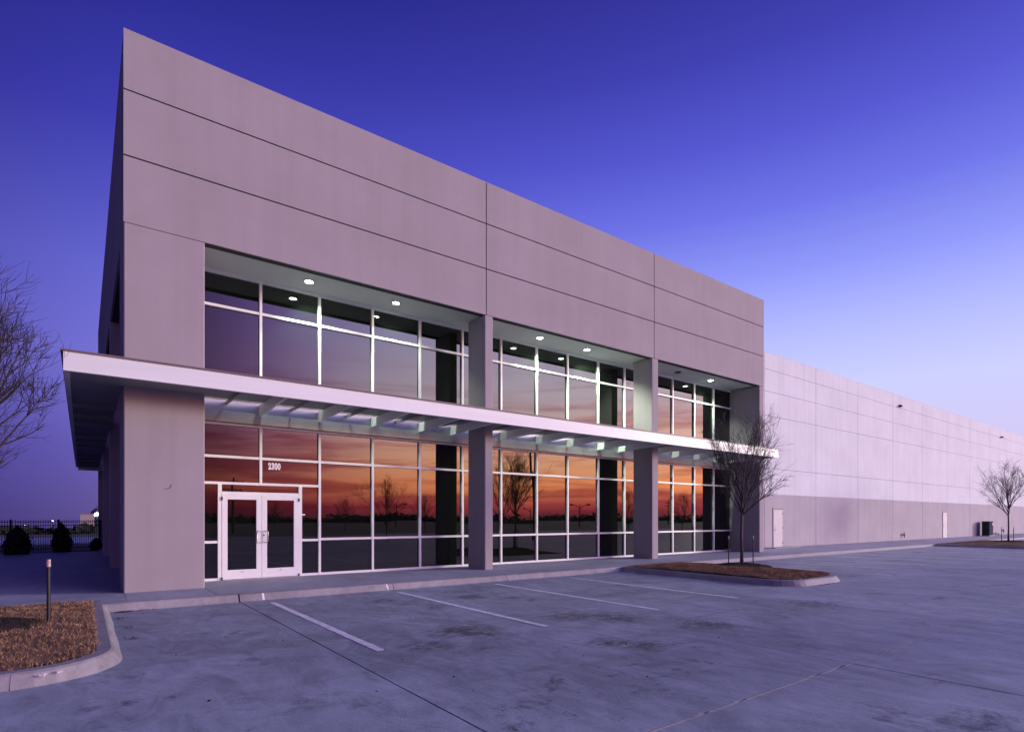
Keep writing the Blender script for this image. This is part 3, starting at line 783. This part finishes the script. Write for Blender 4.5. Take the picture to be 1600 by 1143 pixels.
shrub(-1.55, 20.9, .36, 1.4, 'pointed dark evergreen shrub before the fence, nearer the building', 8)
shrub(-.12, 23.2, .22, .6, 'small dark shrub beside the last column of the building', 12)
vb = MB()
vb.v = [(-24, 20.02, -.03), (.0, 20.02, -.03), (3.0, 31, -.22), (-30, 31, -.22)]; vb.f = [(0, 1, 2, 3)]
tag(vb.obj('planting_verge', M_field), kind='structure')
bxo = bx('drainage_basin', M_lot, None, -60, 3, 44, 62, -1.2, -.35); tag(bxo, kind='structure')
fb1 = thing('distant_building', 'far pale warehouse with glowing wall lamps just left of the last column', 'building', (0, 0, 0))
bx('wall', M_farwall, fb1, 5.2, 70, 300, 620, -12, 7.2); bx('roof', M_cap, fb1, 5.0, 70.2, 299.8, 620.2, 7.2, 7.6)
for y in (312, 336, 372, 430):
    l = MB(); l.box(4.2, 5.1, y - .6, y + .6, 3.2, 4.3); l.obj('wall_lamp', M_lampfar, fb1)
fb2 = thing('distant_building', 'small far brown block beyond the fence beside the lit warehouse', 'building', (0, 0, 0))
bx('wall', M_farwall, fb2, -1.5, 3.4, 292, 305, -12, 3.6); bx('roof', M_cap, fb2, -1.7, 3.6, 291.8, 305.2, 3.6, 3.9)
def lamp_post(x, y, z, h, label, arms=1, lit=True, az=0, r=.09, group='street lamps', L_=2.0):
    t = thing('street_lamp', label, 'street lamp', (x, y, z), group)
    MB().tube([(0, 0, -.2), (0, 0, h)], [r, r * .6], 8).obj('pole', M_black, t)
    for s_ in ([1, -1] if arms == 2 else [1]):
        dx, dy = cos(az) * s_, sin(az) * s_
        a = MB().tube([(0, 0, h - .8), (dx * L_ * .5, dy * L_ * .5, h - .2), (dx * L_, dy * L_, h)], r * .5, 6).obj('arm', M_black, t)
        q = MB().tube([(dx * (L_ - .1), dy * (L_ - .1), h), (dx * (L_ + .5), dy * (L_ + .5), h + .02)], [.12, .2], 8)
        q.obj('lamp_head', M_black, t)
        if lit: MB().tube([(dx * (L_ + .2), dy * (L_ + .2), h - .22), (dx * (L_ + .2), dy * (L_ + .2), h - .06)], .16, 8).obj('bulb', M_lampfar, t)
    return t
import math as _m
def at_view(px, dist):      # plan position seen in a given direction from the viewpoint (layout of far things)
    a = R(VIEW_AZ) - _m.atan2(px - 800, 895.46); d = dist / cos(_m.atan2(px - 800, 895.46)); return cam.location.x + d * cos(a), cam.location.y + d * sin(a)
for px, dist, top, lab in ((33, 200, -.6, 'lower lit lamp far beyond the fence at the left'), (75, 170, 1.2, 'taller lit lamp far beyond the fence')):
    x, y = at_view(px, dist); zg = -.24 - .0156 * max(0, y - 30); lamp_post(x, y, zg, top - zg, lab, az=R(-20), L_=1.0)

def treeline(name, pts, h, wd, n, seed, size):
    rnd = random.Random(seed); b = MB()
    for _ in range(n):
        t = rnd.random() * (len(pts) - 1); i = int(t); f_ = t - i
        x = pts[i][0] * (1 - f_) + pts[i + 1][0] * f_ + rnd.gauss(0, wd); y = pts[i][1] * (1 - f_) + pts[i + 1][1] * f_ + rnd.gauss(0, wd)
        zg = -.3 - .0156 * max(0, y - 30)
        hh = h * (.6 + .4 * sin(t * 9.0) * sin(t * 23 + 1) + .25 * sin(t * 71)) * 1.0
        z = zg + hh * rnd.random(); s_ = size * rnd.uniform(.5, 1.4)
        e = [Vector((x, y, z)) + Vector((rnd.gauss(0, s_), rnd.gauss(0, s_), rnd.gauss(0, s_ * .6))) for _ in range(3)]
        k = len(b.v); b.v += [tuple(q) for q in e]; b.f.append((k, k + 1, k + 2))
    tag(b.obj(name, M_shrub), kind='stuff')
treeline('far_woodland', [(-260, 160), (-120, 190), (0, 205), (80, 215)], 2.6, 6, 9000, 4, 1.0)
treeline('far_woodland', [(-160, -260), (0, -270), (160, -250), (300, -210), (420, -120), (460, 20)], 4.2, 4, 30000, 9, .8)

# things across the lot that the glass mirrors
RG = 'bare trees across the parking lot'
far_t = make_tree(31, H=5.3, fork=1.0, spread=1.9, n1=10, n2=7, n3=6, n4=2)
def mirrored(px, depth):
    x, y = at_view(px, depth); return x, 2 * G - y
for px, dep, sc, lab in ((537, 88, 1.0, 'small bare tree across the lot, mirrored right of the glass doors'), (606, 47, 1.0, 'bare tree across the lot, mirrored in the pane left of the first column reflection'),
                         (664, 75, .95, 'bare tree across the lot, mirrored beside the dark column reflection'), (783, 50, 1.36, 'nearest bare tree across the lot, mirrored just right of the first column'),
                         (983, 62, 1.0, 'bare tree across the lot, mirrored left of the second column'), (1067, 75, 1.05, 'bare tree across the lot, mirrored in the last glass bay'),
                         (430, 120, 1.0, 'distant bare tree across the lot, mirrored in the door glass')):
    x, y = mirrored(px, dep); tree(far_t, (x, y, -.2), lab, rz=px * .7, sc=sc, group=RG)
x, y = mirrored(906, 120); lamp_post(x, y, -.2, 4.6, 'two-armed unlit lamp across the lot, mirrored in the middle bay', 2, False, R(30), .14, 'lamps mirrored in the glass', 1.6)
x, y = mirrored(621, 110); lamp_post(x, y, -.2, 4.4, 'single unlit lamp across the lot, mirrored beside a tree', 1, False, R(10), .12, 'lamps mirrored in the glass', 1.6)
x, y = mirrored(827, 150); lamp_post(x, y, -.2, 4.8, 'thin unlit lamp across the lot, mirrored near the leaning pole', 1, False, R(200), .14, 'lamps mirrored in the glass', 1.4)
x, y = mirrored(834, 46)
lp = thing('leaning_pole', 'slightly bent dark pole mirrored in the first pane of the middle bay', 'pole', (x, y, -.2))
MB().tube([(0, 0, -.1), (0.02, 0, 2.6), (-.02, 0, 4.2), (-.16, 0, 5.6), (-.30, 0, 7.9)], [.16, .15, .13, .10, .07], 8).obj('shaft', M_wood, lp)
MB().tube([(-.30, 0, 7.86), (-.30, 0, 7.98)], .07, 8).obj('cap', M_black, lp)
for i, (px, dep, h) in enumerate(((363, 70, 6.6), (1042, 150, 6.2))):
    x, y = mirrored(px, dep); u = thing('utility_pole', ('wooden utility pole mirrored above the glass doors', 'wooden utility pole mirrored in the last glass bay')[i], 'utility pole', (x, y, -.2), 'utility poles')
    MB().tube([(0, 0, -.2), (0, 0, h)], [.16, .11], 8).obj('pole', M_wood, u)
    for z in (h - .5, h - 1.3): 
        c = MB().box(-1.1, 1.1, -.06, .06, z - .06, z + .06).obj('cross_arm', M_wood, u)
        for q in (-.95, -.4, .4, .95): MB().tube([(q, 0, z + .06), (q, 0, z + .2)], .05, 6).obj('insulator', M_black, c)
